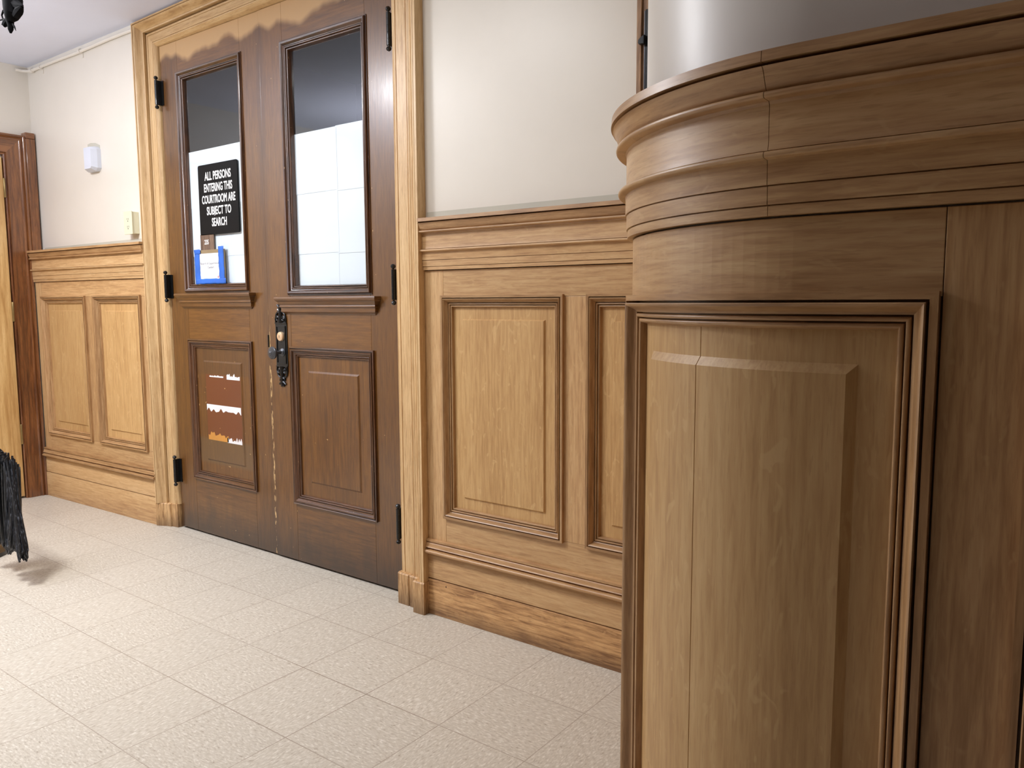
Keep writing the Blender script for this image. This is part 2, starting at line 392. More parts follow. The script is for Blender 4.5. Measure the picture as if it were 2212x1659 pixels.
def raised_panel(name, M, u0, u1, z0, z1, flat, mat, parent, inset=0.086, bev=0.013, rise=0.008, ins_in=0.040, nu=1, glue=None):
    """flat margin then a raised field with chamfered sides; u0..z1 are the moulding's outer bounds"""
    bm = bmesh.new()
    U0, U1, Z0, Z1 = u0+ins_in, u1-ins_in, z0+ins_in, z1-ins_in
    f0, f1, g0, g1 = u0+inset, u1-inset, z0+inset, z1-inset
    def grid(ul, zl, of):
        rows = [[bm.verts.new(M(u, z, of(u, z))) for z in zl] for u in ul]
        for a, b in zip(rows, rows[1:]):
            for k in range(len(zl)-1): bm.faces.new((a[k], a[k+1], b[k+1], b[k]))
    def lin(a, b, n): return [a+(b-a)*i/n for i in range(n+1)]
    eps = 0.0015
    ul = [U0]+[f0]+[f0+bev]+lin(f0+bev, f1-bev, nu)[1:-1]+[f1-bev, f1, U1]
    if glue is not None: ul = sorted(ul+[glue-0.0009, glue, glue+0.0009])
    zl = [Z0, g0, g0+bev, g1-bev, g1, Z1]
    def of(u, z):
        du = min(u-f0, f1-u); dz = min(z-g0, g1-z); d = min(du, dz)
        r = flat+rise*max(0, min(1, d/bev))
        if glue is not None and abs(u-glue) < 1e-6: r -= 0.0025
        return r
    # keep the corners of the chamfer crisp by triangulating along the mitre
    rows = [[bm.verts.new(M(u, z, of(u, z))) for z in zl] for u in ul]
    for i in range(len(ul)-1):
        for k in range(len(zl)-1):
            q = (rows[i][k], rows[i][k+1], rows[i+1][k+1], rows[i+1][k])
            cu, cz = (ul[i]+ul[i+1])/2, (zl[k]+zl[k+1])/2
            inu = (f0-1e-6 < ul[i] and ul[i+1] <= f0+bev+1e-6) or (ul[i] >= f1-bev-1e-6 and ul[i+1] <= f1+1e-6)
            inz = (zl[k] >= g0-1e-6 and zl[k+1] <= g0+bev+1e-6) or (zl[k] >= g1-bev-1e-6 and zl[k+1] <= g1+1e-6)
            if inu and inz:
                left = cu < (f0+f1)/2; low = cz < (g0+g1)/2
                if left == low: bm.faces.new((q[0], q[1], q[2])); bm.faces.new((q[0], q[2], q[3]))
                else: bm.faces.new((q[0], q[1], q[3])); bm.faces.new((q[1], q[2], q[3]))
            else: bm.faces.new(q)
    bk = [[bm.verts.new(M(u, z, flat-0.012)) for z in (Z0, Z1)] for u in ul]
    for i in range(len(ul)-1):
        bm.faces.new((bk[i][0], bk[i+1][0], bk[i+1][1], bk[i][1]))
        bm.faces.new((rows[i][0], rows[i+1][0], bk[i+1][0], bk[i][0])); bm.faces.new((rows[i][-1], bk[i][1], bk[i+1][1], rows[i+1][-1]))
    for r, b2 in ((rows[0], bk[0]), (rows[-1], bk[-1])):
        bm.faces.new([*r, b2[1], b2[0]])
    return link_mesh(name, bm, mat, parent)
def text_mesh(name, body, M, u, z, size, sx, mat, parent, align='CENTER', bold=0.0, thick=0.0006, o=0.0, spacing=1.0):
    c = bpy.data.curves.new(name, 'FONT'); c.body = body; c.size = size; c.align_x = align; c.align_y = 'CENTER'
    c.offset = bold; c.extrude = thick/2; c.resolution_u = 3; c.space_character = spacing
    t = bpy.data.objects.new(name, c); col.objects.link(t)
    bpy.context.view_layer.update()
    me = bpy.data.meshes.new_from_object(t.evaluated_get(bpy.context.evaluated_depsgraph_get()))
    bpy.data.objects.remove(t); bpy.data.curves.remove(c)
    for v in me.vertices: v.co = M(u+v.co.x*sx, z+v.co.y, o+v.co.z)
    me.materials.clear(); me.materials.append(mat); me.name = name
    ob = bpy.data.objects.new(name, me); col.objects.link(ob)
    if parent is not None: ob.parent = parent; ob.matrix_parent_inverse = parent.matrix_basis.inverted()
    return ob

# surface maps: (u along, z up, out) -> world
def MA(u, z, o): return Vector((u, -o, z))                               # right part of the door wall
def ML(u, z, o): return Vector((u, -0.015+0.037*(u+2.97)-o, z))           # left part
YD = 0.085
def MD(u, z, o): return Vector((u, YD-o, z))                             # door faces
XC, YC, R = 2.0899, -0.8297, 0.3898
YP = YC-R
ULEN = R*pi/2
def MP(u, z, o):                                                        # curved pier then straight face
    if u >= 0: return Vector((XC+u, YP-o, z))
    if u >= -ULEN:
        t = pi/2+u/R; return Vector((XC-(R+o)*math.cos(t), YC-(R+o)*math.sin(t), z))
    return Vector((XC-R-o, YC+(-ULEN-u), z))
def useq(a, b):
    n = max(1, int((min(b, 0)-a)/0.012)) if a < 0 else 1
    us = [a+(min(b, 0)-a)*i/n for i in range(n+1)] if a < 0 else [a]
    if b > 0: us.append(b)
    return us

# ------------------------------------------------------------------ setting
CEIL = 2.665
def struct(name, bm, mat, smooth=False):
    o = link_mesh(name, bm, mat, None, smooth=smooth); o['kind'] = 'structure'; return o
bm = bmesh.new(); box(bm, -3.6, 4.2, -4.3, 2.0, -0.1, 0.0); tag(struct('floor', bm, floor_m), 'beige speckled square vinyl tile floor', 'floor')
bm = bmesh.new(); box(bm, -3.6, 4.2, -4.3, 2.0, CEIL, CEIL+0.1); tag(struct('ceiling', bm, ceil_m), 'plain white painted ceiling at the upper left', 'ceiling')
XLW = -3.01
bm = bmesh.new()
box(bm, -3.2, -1.705, 0.045, 0.25, 1.45, CEIL); box(bm, -3.2, -1.705, 0.085, 0.25, 0, 1.45); box(bm, 0.316, 4.2, 0.012, 0.25, 1.45, CEIL); box(bm, 0.316, 4.2, 0.045, 0.25, 0, 1.45); box(bm, -1.66, 0.22, 0.14, 0.25, 2.56, CEIL)
box(bm, -1.705, 0.316, 0.045, 0.14, 2.640, CEIL); box(bm, -1.705, -1.66, 0.14, 0.25, 0, CEIL); box(bm, 0.22, 0.316, 0.14, 0.25, 0, CEIL)
tag(struct('wall_front', bm, plaster), 'cream painted wall around the tall double doors', 'wall')
bm = bmesh.new()   # left wall with a doorway
box(bm, -3.2, XLW, -0.14, 0.045, 0, CEIL); box(bm, -3.2, XLW, -1.10, -0.14, 2.10, CEIL); box(bm, -3.2, XLW, -4.2, -1.10, 0, CEIL)
tag(struct('wall_left', bm, plaster), 'white wall above the brown door frame at far left', 'wall')
dim_m = plain('dark_brown_bounce_cut', rgb(92, 66, 44), 0.5)  # unseen back and side walls coloured dark to cut bounce light
bm = bmesh.new(); box(bm, -3.2, 4.2, -4.3, -4.2, 0, CEIL); struct('wall_back', bm, dim_m)
bm = bmesh.new(); box(bm, 4.1, 4.2, -4.2, YP, 0, CEIL); struct('wall_side', bm, dim_m)
bm = bmesh.new()   # pier plaster
us = [-ULEN-0.83]+useq(-ULEN, 2.0)
outer = [MP(u, 0, -0.020) for u in us]; ring0 = [bm.verts.new((p.x, p.y, 0)) for p in outer]; ring1 = [bm.verts.new((p.x, p.y, CEIL)) for p in outer]
for i in range(len(us)-1): bm.faces.new((ring0[i], ring0[i+1], ring1[i+1], ring1[i]))
b0 = bm.verts.new((4.09, 0.012, 0)); b1 = bm.verts.new((4.09, 0.012, CEIL))
bm.faces.new((ring0[-1], b0, b1, ring1[-1])); bm.faces.new((b0, ring0[0], ring1[0], b1))
tag(struct('wall_right', bm, plaster_pier, smooth=True), 'glossy cream curved wall above the rounded panelled corner', 'wall')
# dark room behind the glazed doors
bm = bmesh.new()
for b in ((-1.66, 0.22, 1.5, 1.55, 0, 2.66), (-1.70, -1.66, 0.25, 1.55, 0, 2.66), (0.22, 0.26, 0.25, 1.55, 0, 2.66)): box(bm, *b)
struct('wall_beyond', bm, dark_in)
bm = bmesh.new(); box(bm, -1.66, 0.22, 0.14, 1.5, 0.0, 0.004); struct('floor_beyond', bm, dark_in)
bm = bmesh.new(); box(bm, -1.66, 0.22, 0.25, 1.5, 2.655, 2.664); struct('ceiling_beyond', bm, dark_in)

# ------------------------------------------------------------------ wainscot
BANDS = smooth_prof([(0.037, 1.527), (0.038, 1.514), (0.016, 1.5138), (0.016, 1.5098), (0.0355, 1.5094, 's'), (0.020, 1.483), (0.026, 1.482, 'q'), (0.026, 1.474), (0.014, 1.473), (0.012, 1.469)])
FRIEZE = [(0.012, 1.469), (0.012, 1.425), (0.0135, 1.4150), (0.004, 1.4148), (0.004, 1.4130)]
FASC = smooth_prof([(0.022, 1.4125, 'q'), (0.022, 1.4045), (0.014, 1.4035), (0.013, 1.398), (0.013, 1.3740), (0.008, 1.3738), (0.008, 1.3725), (0.0112, 1.3723), (0.0112, 1.3505), (0.006, 1.3503), (0.006, 1.3490), (0.0092, 1.3488), (0.0092, 1.337)])
BASEM = smooth_prof([(0.003, 0.303), (0.014, 0.3015), (0.014, 0.294), (0.006, 0.2935), (0.006, 0.2915), (0.012, 0.290, 's'), (0.020, 0.272), (0.009, 0.270), (0.009, 0.266), (0.020, 0.262, 'q'), (0.020, 0.2475), (0.006, 0.245)])
PM = smooth_prof([(0, 0.0), (0, 0.012), (0.0088, 0.012), (0.0088, -0.010), (0.0120, -0.010), (0.0122, 0.013), (0.0137, 0.0145, 's'), (0.0262, -0.003), (0.0264, -0.013), (0.0284, -0.013), (0.0286, -0.004, 'r'), (0.0342, -0.004), (0.0344, -0.015), (0.0362, -0.015), (0.0364, -0.007, 'r'), (0.0425, -0.008), (0.045, -0.017)])
def shift(p, d): return [(a, b+d) for a, b in p]
def wainscot(t, M, u0, u1, panels, dz, ztop_p, zbot_p, base_mat, nu_f, rail_split=None, dzb=0.0, glue=None):
    seq = useq if nu_f else (lambda a, b: [a, b])
    n = (lambda a, b: max(1, int((min(b, 0)-a)/0.015)+1) if a < 0 else 1) if nu_f else (lambda a, b: 1)
    segs = [(u0, u1)] if not rail_split else [(u0, rail_split-0.0004), (rail_split+0.0004, u1)]
    for a, b in segs:
        sweep_band('cap_moulding', shift(BANDS, dz), M, seq(a, b), oak_m, t)
        sweep_band('frieze_board', shift(FRIEZE, dz), M, seq(a, b), oak_h, t)
        sweep_band('stepped_band', shift(FASC, dz), M, seq(a, b), oak_h, t)
    zt, zb = ztop_p, zbot_p; zbt = 1.337+dz
    # rails and stiles
    segu = [(u0, u1)]
    if nu_f:
        split = panels[0][1]+0.002
        board('top_rail', M, u0, split, zt-0.006, zbt-0.0022, 0.0, oak_h, t, n(u0, split))
        board('stile', M, split, panels[1][0]+0.006, 0.10, zbt-0.0022, 0.0, oak_v, t, 1)
        board('top_rail', M, panels[1][0]+0.006, u1, zt-0.006, zbt-0.0022, 0.0, oak_h, t, 1)
        board('bottom_rail', M, u0, split, 0.25, zb+0.006, 0.0, oak_h, t, n(u0, split))
        board('bottom_rail', M, panels[1][0]+0.006, u1, 0.25, zb+0.006, 0.0, oak_h, t, 1)
        board('stile', M, u0, panels[0][0]+0.006, zb+0.006, zt-0.006, 0.0, oak_v, t, n(u0, panels[0][0]))
    else:
        e = 0.04
        L = [u0]+[v for p in panels for v in (p[0]+0.006, p[1]-0.006)]+[u1]
        board('stile', M, u0, L[1], 0.25+dzb, zbt-0.0022, 0.0, oak_v, t)
        board('top_rail', M, L[1], u1, zt-0.006, zbt-0.0022, 0.0, oak_h, t)
        board('bottom_rail', M, L[1], u1, 0.25+dzb, zb+0.006, 0.0, oak_h, t)
        board('stile', M, L[2], min(L[3], u1), zb+0.006, zt-0.006, 0.0, oak_v, t)
        if L[-2] < u1-0.01: board('stile', M, L[-2], u1, zb+0.006, zt-0.006, 0.0, oak_v, t)
    for i, (a, b) in enumerate(panels):
        nn = n(a, b) if nu_f and i == 0 else 1
        frame_mould('panel_moulding', PM, M, a, b, zb, zt, (oak_m, oak_mz), t, nn)
        raised_panel('raised_panel', M, a, b, zb, zt, -0.0165, oak_p, t, bev=0.012 if nu_f else 0.005, rise=0.008 if nu_f else 0.006, nu=nn*2 if nn > 1 else 1, glue=glue if i == 0 else None)
    s = seq(u0, u1)
    sweep_band('base_moulding', shift(BASEM, dzb), M, s, oak_m, t)
    bm = bmesh.new()
    for name, z0, z1, o, mat in (('baseboard', 0.1465+dzb, 0.247+dzb, 0.0045, oak_h), ('plinth_board', 0.0005, 0.1425+dzb, 0.0065, base_mat)):
        sweep_band(name, [(o-0.001, z1), (o, z1-0.0015), (o, z0)], M, s, mat, t, back=-0.02)
    # back board so that the joints read dark
    bm = bmesh.new(); rows = [[bm.verts.new(M(u, z, oo)) for z, oo in ((0.0, -0.0), (1.33+dz, -0.0))] for u in s]
    bm.free()
t = thing('trim_1', (0.75, 0, 0), 'light oak wainscot with tall recessed panels between the double doors and the rounded corner', 'wainscot', kind='structure')
wainscot(t, MA, 0.328, 1.72, [(0.415, 0.955), (1.046, 1.586)], 0.0, 1.242, 0.397, oak_b, False)
t = thing('trim_2', (-2.3, 0, 0), 'light oak wainscot with two narrow panels left of the double doors', 'wainscot', kind='structure')
wainscot(t, ML, -2.955, -1.71, [(-2.885, -2.358), (-2.272, -1.780)], 0.016, 1.264, 0.402, oak_h, False, dzb=0.010)
t = thing('trim_3', (2.0, YP, 0), 'large oak wainscot wrapping the rounded corner in the right foreground', 'wainscot', kind='structure')
wainscot(t, MP, -ULEN-0.80, 2.0, [(-0.390, 0.147), (0.235, 0.772), ], -0.016, 1.227, 0.385, oak_b, True, rail_split=-0.045, glue=-0.165)
for a in (1.31,): pass

# painted-over strips of old wall colour just above the caps
bm = bmesh.new(); box(bm, 0.335, 1.22, 0.0112, 0.0118, 1.50, 1.552); o = link_mesh('old_paint_strip', bm, strip_m); tag(o, 'dull grey strip of older paint above the right wainscot cap', 'paint strip', kind='structure')
bm = bmesh.new(); box(bm, -2.93, -1.72, 0.0442, 0.0448, 1.50, 1.565); o = link_mesh('old_paint_strip', bm, strip_m); tag(o, 'dull grey strip of older paint above the left wainscot cap', 'paint strip', kind='structure')

# ------------------------------------------------------------------ double-door frame
CAS = smooth_prof([(0, 0), (0.011, 0), (0.011, 0.018), (0.014, 0.018), (0.0145, 0.002), (0.019, 0.001, 's'), (0.052, 0.034), (0.054, 0.037), (0.057, 0.034), (0.066, 0.036), (0.066, 0.040), (0.0665, 0.10), (0.0765, 0.10), (0.077, 0.050), (0.083, 0.047), (0.092, 0.048), (0.094, 0.052), (0.096, 0.052), (0.0965, 0.0495), (0.148, 0.050), (0.149, 0.054), (0.151, 0.054), (0.152, 0.050), (0.160, 0.050), (0.168, 0.056), (0.172, 0.055), (0.178, 0.060), (0.181, 0.064), (0.181, 0.14)])
XO_L, YF_L, W_L = -1.717, 0.015, 0.134
XO_R, YF_R, W_R = 0.328, -0.032, 0.178
ZO_H, W_H = 2.652, 0.122
t = thing('trim_4', (-0.74, 0.0, 0), 'light oak moulded frame around the tall double doors', 'door frame', kind='structure')
def jamb(side):
    bm = bmesh.new()
    xo, yf, W = (XO_L, YF_L, W_L) if side < 0 else (XO_R, YF_R, W_R)
    sgn = 1 if side < 0 else -1
    back = 0.05 if side < 0 else 0.02
    P = [(0, back)]+list(CAS)
    k = W/0.181; lo, hi = [], []
    for s, d in P:
        x = xo+sgn*s*k; y = (yf+d) if (s, d) != P[0] else back
        d_end = 0.14
        if s == 0.181 and d == 0.14: y = 0.14
        lo.append(bm.verts.new((x, y, 0.128))); hi.append(bm.verts.new((x, y, ZO_H-s/0.181*W_H)))
    for i in range(len(P)-1): bm.faces.new((lo[i], lo[i+1], hi[i+1], hi[i]))
    bm.faces.new((lo[-1], lo[0], hi[0], hi[-1])); bm.faces.new(lo); bm.faces.new(hi)
    link_mesh('jamb_casing', bm, oak_c, t, smooth=True)
    # plinth block
    bm = bmesh.new(); pts = [(0, back), (0, 0.002), (0.022, 0.008), (0.078, 0.030), (0.116, 0.036), (0.118, 0.044), (0.181, 0.050), (0.182, 0.095)] if side < 0 else [(0, back), (0, -0.004), (0.058, -0.004), (0.064, 0.028), (0.110, 0.030), (0.112, 0.034), (0.116, 0.034), (0.118, 0.030), (0.178, 0.032), (0.182, 0.036), (0.182, 0.115)]
    ring = [[bm.verts.new((xo+sgn*(s*k-0.003), yf+d if i else d, z)) for i, (s, d) in enumerate(pts)] for z in (0.0005, 0.124, 0.129)]
    for v, (s, d) in zip(ring[2], pts): v.co.y += 0.004 if d != back else 0
    n = len(pts)
    for a, b in zip(ring, ring[1:]):
        for i in range(n): bm.faces.new((a[i], a[(i+1) % n], b[(i+1) % n], b[i]))
    bm.faces.new(ring[0]); bm.faces.new(ring[-1])
    link_mesh('plinth_block', bm, oak_pl, t)
jamb(-1); jamb(1)
bm = bmesh.new(); rows = []
for end in (-1, 1):
    xo, yf, W, sgn = (XO_L, YF_L, W_L, 1) if end < 0 else (XO_R, YF_R, W_R, -1)
    row = []
    for i, (s, d) in enumerate([(0, None)]+list(CAS)):
        y = (0.05 if end < 0 else 0.02) if d is None else (0.14 if (s == 0.181 and d == 0.14) else yf+d)
        row.append(bm.verts.new((xo+sgn*s*W/0.181, y, ZO_H-s/0.181*W_H)))
    rows.append(row)
n = len(rows[0])
for i in range(n-1): bm.faces.new((rows[0][i], rows[0][i+1], rows[1][i+1], rows[1][i]))
bm.faces.new((rows[0][-1], rows[0][0], rows[1][0], rows[1][-1]))
link_mesh('head_casing', bm, oak_cx, t, smooth=True)

# ------------------------------------------------------------------ door leaves
GM = smooth_prof([(0, 0.0), (0, 0.004), (0.003, 0.004), (0.0032, -0.002), (0.005, -0.002), (0.006, 0.010), (0.009, 0.013), (0.012, 0.012, 's'), (0.026, 0.000), (0.027, -0.003), (0.028, 0.0, 'r'), (0.034, -0.002), (0.036, -0.007), (0.037, -0.004, 'r'), (0.043, -0.008), (0.046, -0.020)])
PMD = smooth_prof([(0, 0.0), (0, 0.010), (0.004, 0.012), (0.007, 0.010), (0.008, 0.004), (0.010, 0.004), (0.011, 0.012), (0.014, 0.013, 's'), (0.028, 0.001), (0.029, -0.002), (0.030, 0.001, 'r'), (0.036, -0.001), (0.037, -0.005), (0.038, -0.003, 'r'), (0.044, -0.006), (0.046, -0.012)])
APRON = smooth_prof([(0.036, 0.0), (0.038, -0.004), (0.038, -0.010), (0.035, -0.012), (0.035, -0.015), (0.032, -0.017, 's'), (0.018, -0.036), (0.020, -0.040), (0.020, -0.045), (0.014, -0.047), (0.014, -0.066), (0.010, -0.068), (0.004, -0.074), (0.002, -0.078)])
def hinge(par, x, z0, z1, side):
    """loose-pin butt hinge; barrel stands off the joint"""
    h = thing('hinge', (x, YD-0.03, z0)); h.parent = par; h.matrix_parent_inverse = par.matrix_basis.inverted()
    y = YD-0.030; r = 0.0085
    bm = bmesh.new(); L = z1-z0
    k0, k1 = z0+0.022, z1-0.022
    m = 5; seg = (k1-k0)/m
    prof = []
    for i in range(m): prof += [(k0-z0+i*seg+0.0006, r*0.9), (k0-z0+i*seg+0.0012, r), (k0-z0+(i+1)*seg-0.0012, r), (k0-z0+(i+1)*seg-0.0006, r*0.9)]
    lathe(bm, prof, (x, y, z0), (0, 0, 1), 16)
    o = link_mesh('barrel', bm, blackm, par, smooth=True)
    for zz, s in ((k1, 1), (k0, -1)):
        bm = bmesh.new(); lathe(bm, [(0, r*0.5), (0.003, r*0.5), (0.004, r*0.8), (0.008, r*1.15), (0.013, r*1.25), (0.018, r*0.9), (0.021, r*0.2)], (x, y, zz), (0, 0, s), 14)
        q = link_mesh('ball_tip', bm, blackm, par, smooth=True); q.parent = h; q.matrix_parent_inverse = h.matrix_world.inverted() if False else (par.matrix_basis @ par.matrix_basis.inverted() @ h.matrix_basis).inverted()
    o.parent = h; o.matrix_parent_inverse = h.matrix_basis.inverted()
    bm = bmesh.new(); box(bm, x-0.0015-0.0*side, x+0.0015, y, YD+0.004, k0, k1); box(bm, x-0.020 if side > 0 else x-0.002, x+0.002 if side > 0 else x+0.020, YD-0.0045, YD-0.0005, k0, k1)
    q = link_mesh('hinge_leaf', bm, blackm, par); q.parent = h; q.matrix_parent_inverse = h.matrix_basis.inverted()
    h.parent = par; h.matrix_parent_inverse = par.matrix_basis.inverted()
    return h
def leaf(name, label, x0, x1, gx, gz, ax, az, px, pz, hx, hz, side, panel_mat, yo=0.0):
    t = thing(name, ((x0+x1)/2, YD, 0), label, 'door', kind='structure')
    Z0, Z1 = 0.010, 2.528
    def bd(n, a, b, c, d, m):
        bm = bmesh.new(); g = 0.0003; box(bm, a+g, b-g, YD-yo, YD+0.042, c+g, d-g); link_mesh(n, bm, m, t, bevel=0.001)
    gi = 0.012
    bd('stile', x0, gx[0]+gi, Z0, Z1, door_v); bd('stile', gx[1]-gi, x1, Z0, Z1, door_v)
    bd('top_rail', gx[0]+gi, gx[1]-gi, gz[1]-gi, Z1, door_h)
    bd('lock_rail', gx[0]+gi, gx[1]-gi, pz[1]-gi, gz[0]+gi, door_h)
    bd('bottom_rail', gx[0]+gi, gx[1]-gi, Z0, pz[0]+gi, door_h)
    Md = lambda u, z, o: Vector((u, YD-yo-o, z))
    frame_mould('glazing_moulding', GM, Md, gx[0], gx[1], gz[0], gz[1], (door_mh, door_m), t)
    bm = bmesh.new(); box(bm, gx[0]+0.03, gx[1]-0.03, YD+0.018, YD+0.022, gz[0]+0.03, gz[1]-0.03); link_mesh('glass_pane', bm, glass, t)
    # apron moulding under the glass with returned ends
    bm = bmesh.new(); rows = []
    for e, s in ((ax[0], 1), (ax[1], -1)):
        rows.append([bm.verts.new(Md(e+s*(0.036-o)*0.9, az+z, o)) for o, z in APRON])
        if s == 1: pass
    bk = [[bm.verts.new(Md(e+s*(0.036-o)*0.9, az+z, -0.002)) for o, z in APRON] for e, s in ((ax[0], 1), (ax[1], -1))]
    n = len(APRON)
    for i in range(n-1):
        bm.faces.new((rows[0][i], rows[0][i+1], rows[1][i+1], rows[1][i]))
        bm.faces.new((rows[0][i], bk[0][i], bk[0][i+1], rows[0][i+1])); bm.faces.new((rows[1][i], rows[1][i+1], bk[1][i+1], bk[1][i]))
    bm.faces.new((rows[0][0], rows[1][0], bk[1][0], bk[0][0])); bm.faces.new((rows[0][-1], bk[0][-1], bk[1][-1], rows[1][-1]))
    link_mesh('apron_moulding', bm, door_h, t, smooth=True)
    frame_mould('panel_moulding', PMD, Md, px[0], px[1], pz[0], pz[1], (door_mh, door_m), t)
    raised_panel('lower_panel', Md, px[0], px[1], pz[0], pz[1], -0.011, panel_mat, t, inset=0.108, bev=0.008, rise=0.005, ins_in=0.040)
    for a, b in hz: hinge(t, hx, a, b, side)
    return t
d1 = leaf('door_1', 'left leaf of the double doors, with the black sign and a scarred lower panel', -1.577, -0.7475, (-1.434, -0.885), (1.271, 2.378), (-1.488, -0.842), 1.267,
          (-1.427, -0.879), (0.295, 1.033), -1.572, ((0.233, 0.404), (1.222, 1.389), (2.211, 2.378)), -1, door_ps)
d2 = leaf('door_2', 'right leaf of the double doors, with the black knob plate at its edge', -0.7445, 0.146, (-0.593, -0.042), (1.251, 2.364), (-0.650, 0.006), 1.243,
          (-0.590, -0.037), (0.285, 1.018), 0.108, ((0.221, 0.394), (1.205, 1.371), (2.185, 2.355)), 1, door_p, yo=0.003)
# lock furniture on door_2
Mk = lambda u, z, o: Vector((u, YD-0.003-o, z))
def outline(bm, pts, o0, o1, M):
    f = [bm.verts.new(M(x, z, o1)) for x, z in pts]; b = [bm.verts.new(M(x, z, o0)) for x, z in pts]; n = len(pts)
    bm.faces.new(f); bm.faces.new(b[::-1])
    for i in range(n): bm.faces.new((f[i], f[(i+1) % n], b[(i+1) % n], b[i]))
PX = -0.650; PH = 0.042
bm = bmesh.new(); box(bm, PX-PH, PX+PH, 0, 0.004, 0.923, 1.126, lambda u, o, z: Mk(u, z, o))
lp = link_mesh('lock_plate', bm, blackm, d2, bevel=0.0012)
bm = bmesh.new()
for (a, b, c, d) in ((-0.033, 0.033, 1.108, 1.112), (-0.033, 0.033, 0.937, 0.941), (-0.033, -0.029, 0.941, 1.108), (0.029, 0.033, 0.941, 1.108), (-0.042, 0.042, 1.122, 1.127), (-0.042, 0.042, 0.922, 0.927)):
    box(bm, PX+a, PX+b, 0.003, 0.0075, c, d, lambda u, o, z: Mk(u, z, o))
q = link_mesh('raised_border', bm, blackm, lp, bevel=0.0008)
def scrolls(sign, zb):
    bm = bmesh.new()
    def P(x, z, o=0.004): return Mk(PX+x, zb+sign*z, o)
    tube(bm, [P(0, 0, .003), P(0, 0.03, .006), P(0.0, 0.055, .006), P(0, 0.085, .004)], [0.013, 0.009, 0.006, 0.008], 8)
    for s in (-1, 1):
        sp = [P(s*(0.021+0.014*(1-k/16)*math.cos(k*0.62)), 0.018+0.014*(1-k/16)*math.sin(k*0.62), 0.0055) for k in range(14)]
        tube(bm, sp, [0.0042]*14, 6)
        tube(bm, [P(s*0.036, 0.0), P(s*0.037, 0.018), P(s*0.030, 0.040), P(s*0.018, 0.050), P(s*0.008, 0.046)], [0.004, 0.005, 0.005, 0.0045, 0.003], 6)
        tube(bm, [P(s*0.004, 0.052), P(s*0.012, 0.055), P(s*0.019, 0.062), P(s*0.019, 0.068)], [0.005, 0.005, 0.004, 0.002], 6)
        tube(bm, [P(s*0.003, 0.070), P(s*0.013, 0.074), P(s*0.022, 0.082), P(s*0.026, 0.078)], [0.006, 0.0055, 0.004, 0.0018], 6)
        tube(bm, [P(s*0.002, 0.080), P(s*0.008, 0.088), P(s*0.012, 0.093)], [0.006, 0.005, 0.002], 6)
    box(bm, -0.030, 0.030, 0, 0.0025, 0.0, 0.030, lambda u, o, z: P(u, z, o))
    box(bm, -0.012, 0.012, 0, 0.0025, 0.028, 0.080, lambda u, o, z: P(u, z, o))
    link_mesh('scrollwork', bm, blackm, lp, smooth=True)
scrolls(1, 1.126); scrolls(-1, 0.923)
bm = bmesh.new(); lathe(bm, [(0, 0.022), (0.005, 0.022), (0.010, 0.020), (0.012, 0.015), (0.0122, 0.004)], Mk(PX, 1.063, 0.003), (0, -1, 0), 28); lc = link_mesh('lock_cylinder', bm, brass, d2, smooth=True)
bm = bmesh.new(); box(bm, PX-0.0012, PX+0.0012, 0.0145, 0.0158, 1.057, 1.069, lambda u, o, z: Mk(u, z, o)); link_mesh('key_slot', bm, slot_m, lc)
bm = bmesh.new(); lathe(bm, [(0, 0.019), (0.004, 0.019), (0.006, 0.014), (0.009, 0.015), (0.012, 0.011), (0.0125, 0.007)], Mk(PX+0.006, 0.990, 0.003), (0, -1, 0), 28); link_mesh('knob_rose', bm, knobm, d2, smooth=True)
bm = bmesh.new(); lathe(bm, [(0.0, 0.008), (0.030, 0.008), (0.034, 0.012), (0.038, 0.024), (0.044, 0.0285), (0.050, 0.0290), (0.054, 0.026), (0.0545, 0.0235), (0.0565, 0.0225), (0.057, 0.018), (0.0590, 0.017), (0.0595, 0.0125), (0.0612, 0.0115), (0.0618, 0.007), (0.0630, 0.0055), (0.0645, 0.001)], Mk(PX+0.006, 0.990, 0.012), (0, -1, 0), 32); link_mesh('door_knob', bm, knobm, d2, smooth=True)
bm = bmesh.new(); box(bm, -0.752, -0.7465, YD-0.0075, YD+0.001, 1.010, 1.068); link_mesh('strike_plate', bm, blackm, d2, bevel=0.0008)
# scars on the left leaf's lower panel
def ragged(name, label, x0, x1, z0, z1, mat, seed, amp=0.4, lower=False):
    rnd0 = random.Random(seed); n = 60; pts = []; vals = [rnd0.random() for _ in range(16)]
    class rnd:
        k = 0
        @staticmethod
        def random():
            rnd.k += 1; f = rnd.k/61*14; i = int(f); w = f-i; w = w*w*(3-2*w)
            return vals[i]*(1-w)+vals[i+1]*w
    for i in range(n+1): pts.append((x0+(x1-x0)*i/n, z0+(rnd.random()*amp*(z1-z0) if lower else 0)))
    for i in range(n, -1, -1): pts.append((x0+(x1-x0)*i/n, z1-(0 if lower else rnd.random()*amp*(z1-z0))))
    bm = bmesh.new(); outline(bm, pts, 0.0, 0.0006, lambda u, z, o: Vector((u, YD+0.0062-o, z)))
    bmesh.ops.triangulate(bm, faces=bm.faces[:]); o = link_mesh(name, bm, mat, d1); o['label'] = label
ragged('backing_residue', 'thin torn white residue strip', -1.265, -1.145, 0.842, 0.852, white_res, 3, 0.5)
ragged('backing_residue', 'torn white residue patch at the right', -1.115, -1.005, 0.836, 0.868, white_res, 5, 0.6)
ragged('backing_residue', 'long torn white residue strip', -1.300, -1.005, 0.660, 0.700, white_res, 8, 0.55, True)
ragged('adhesive_residue', 'orange adhesive residue', -1.295, -1.120, 0.515, 0.560, orange_res, 11, 0.6)
ragged('backing_residue', 'white residue beside the orange patch', -1.130, -1.005, 0.513, 0.545, white_res, 15, 0.7)

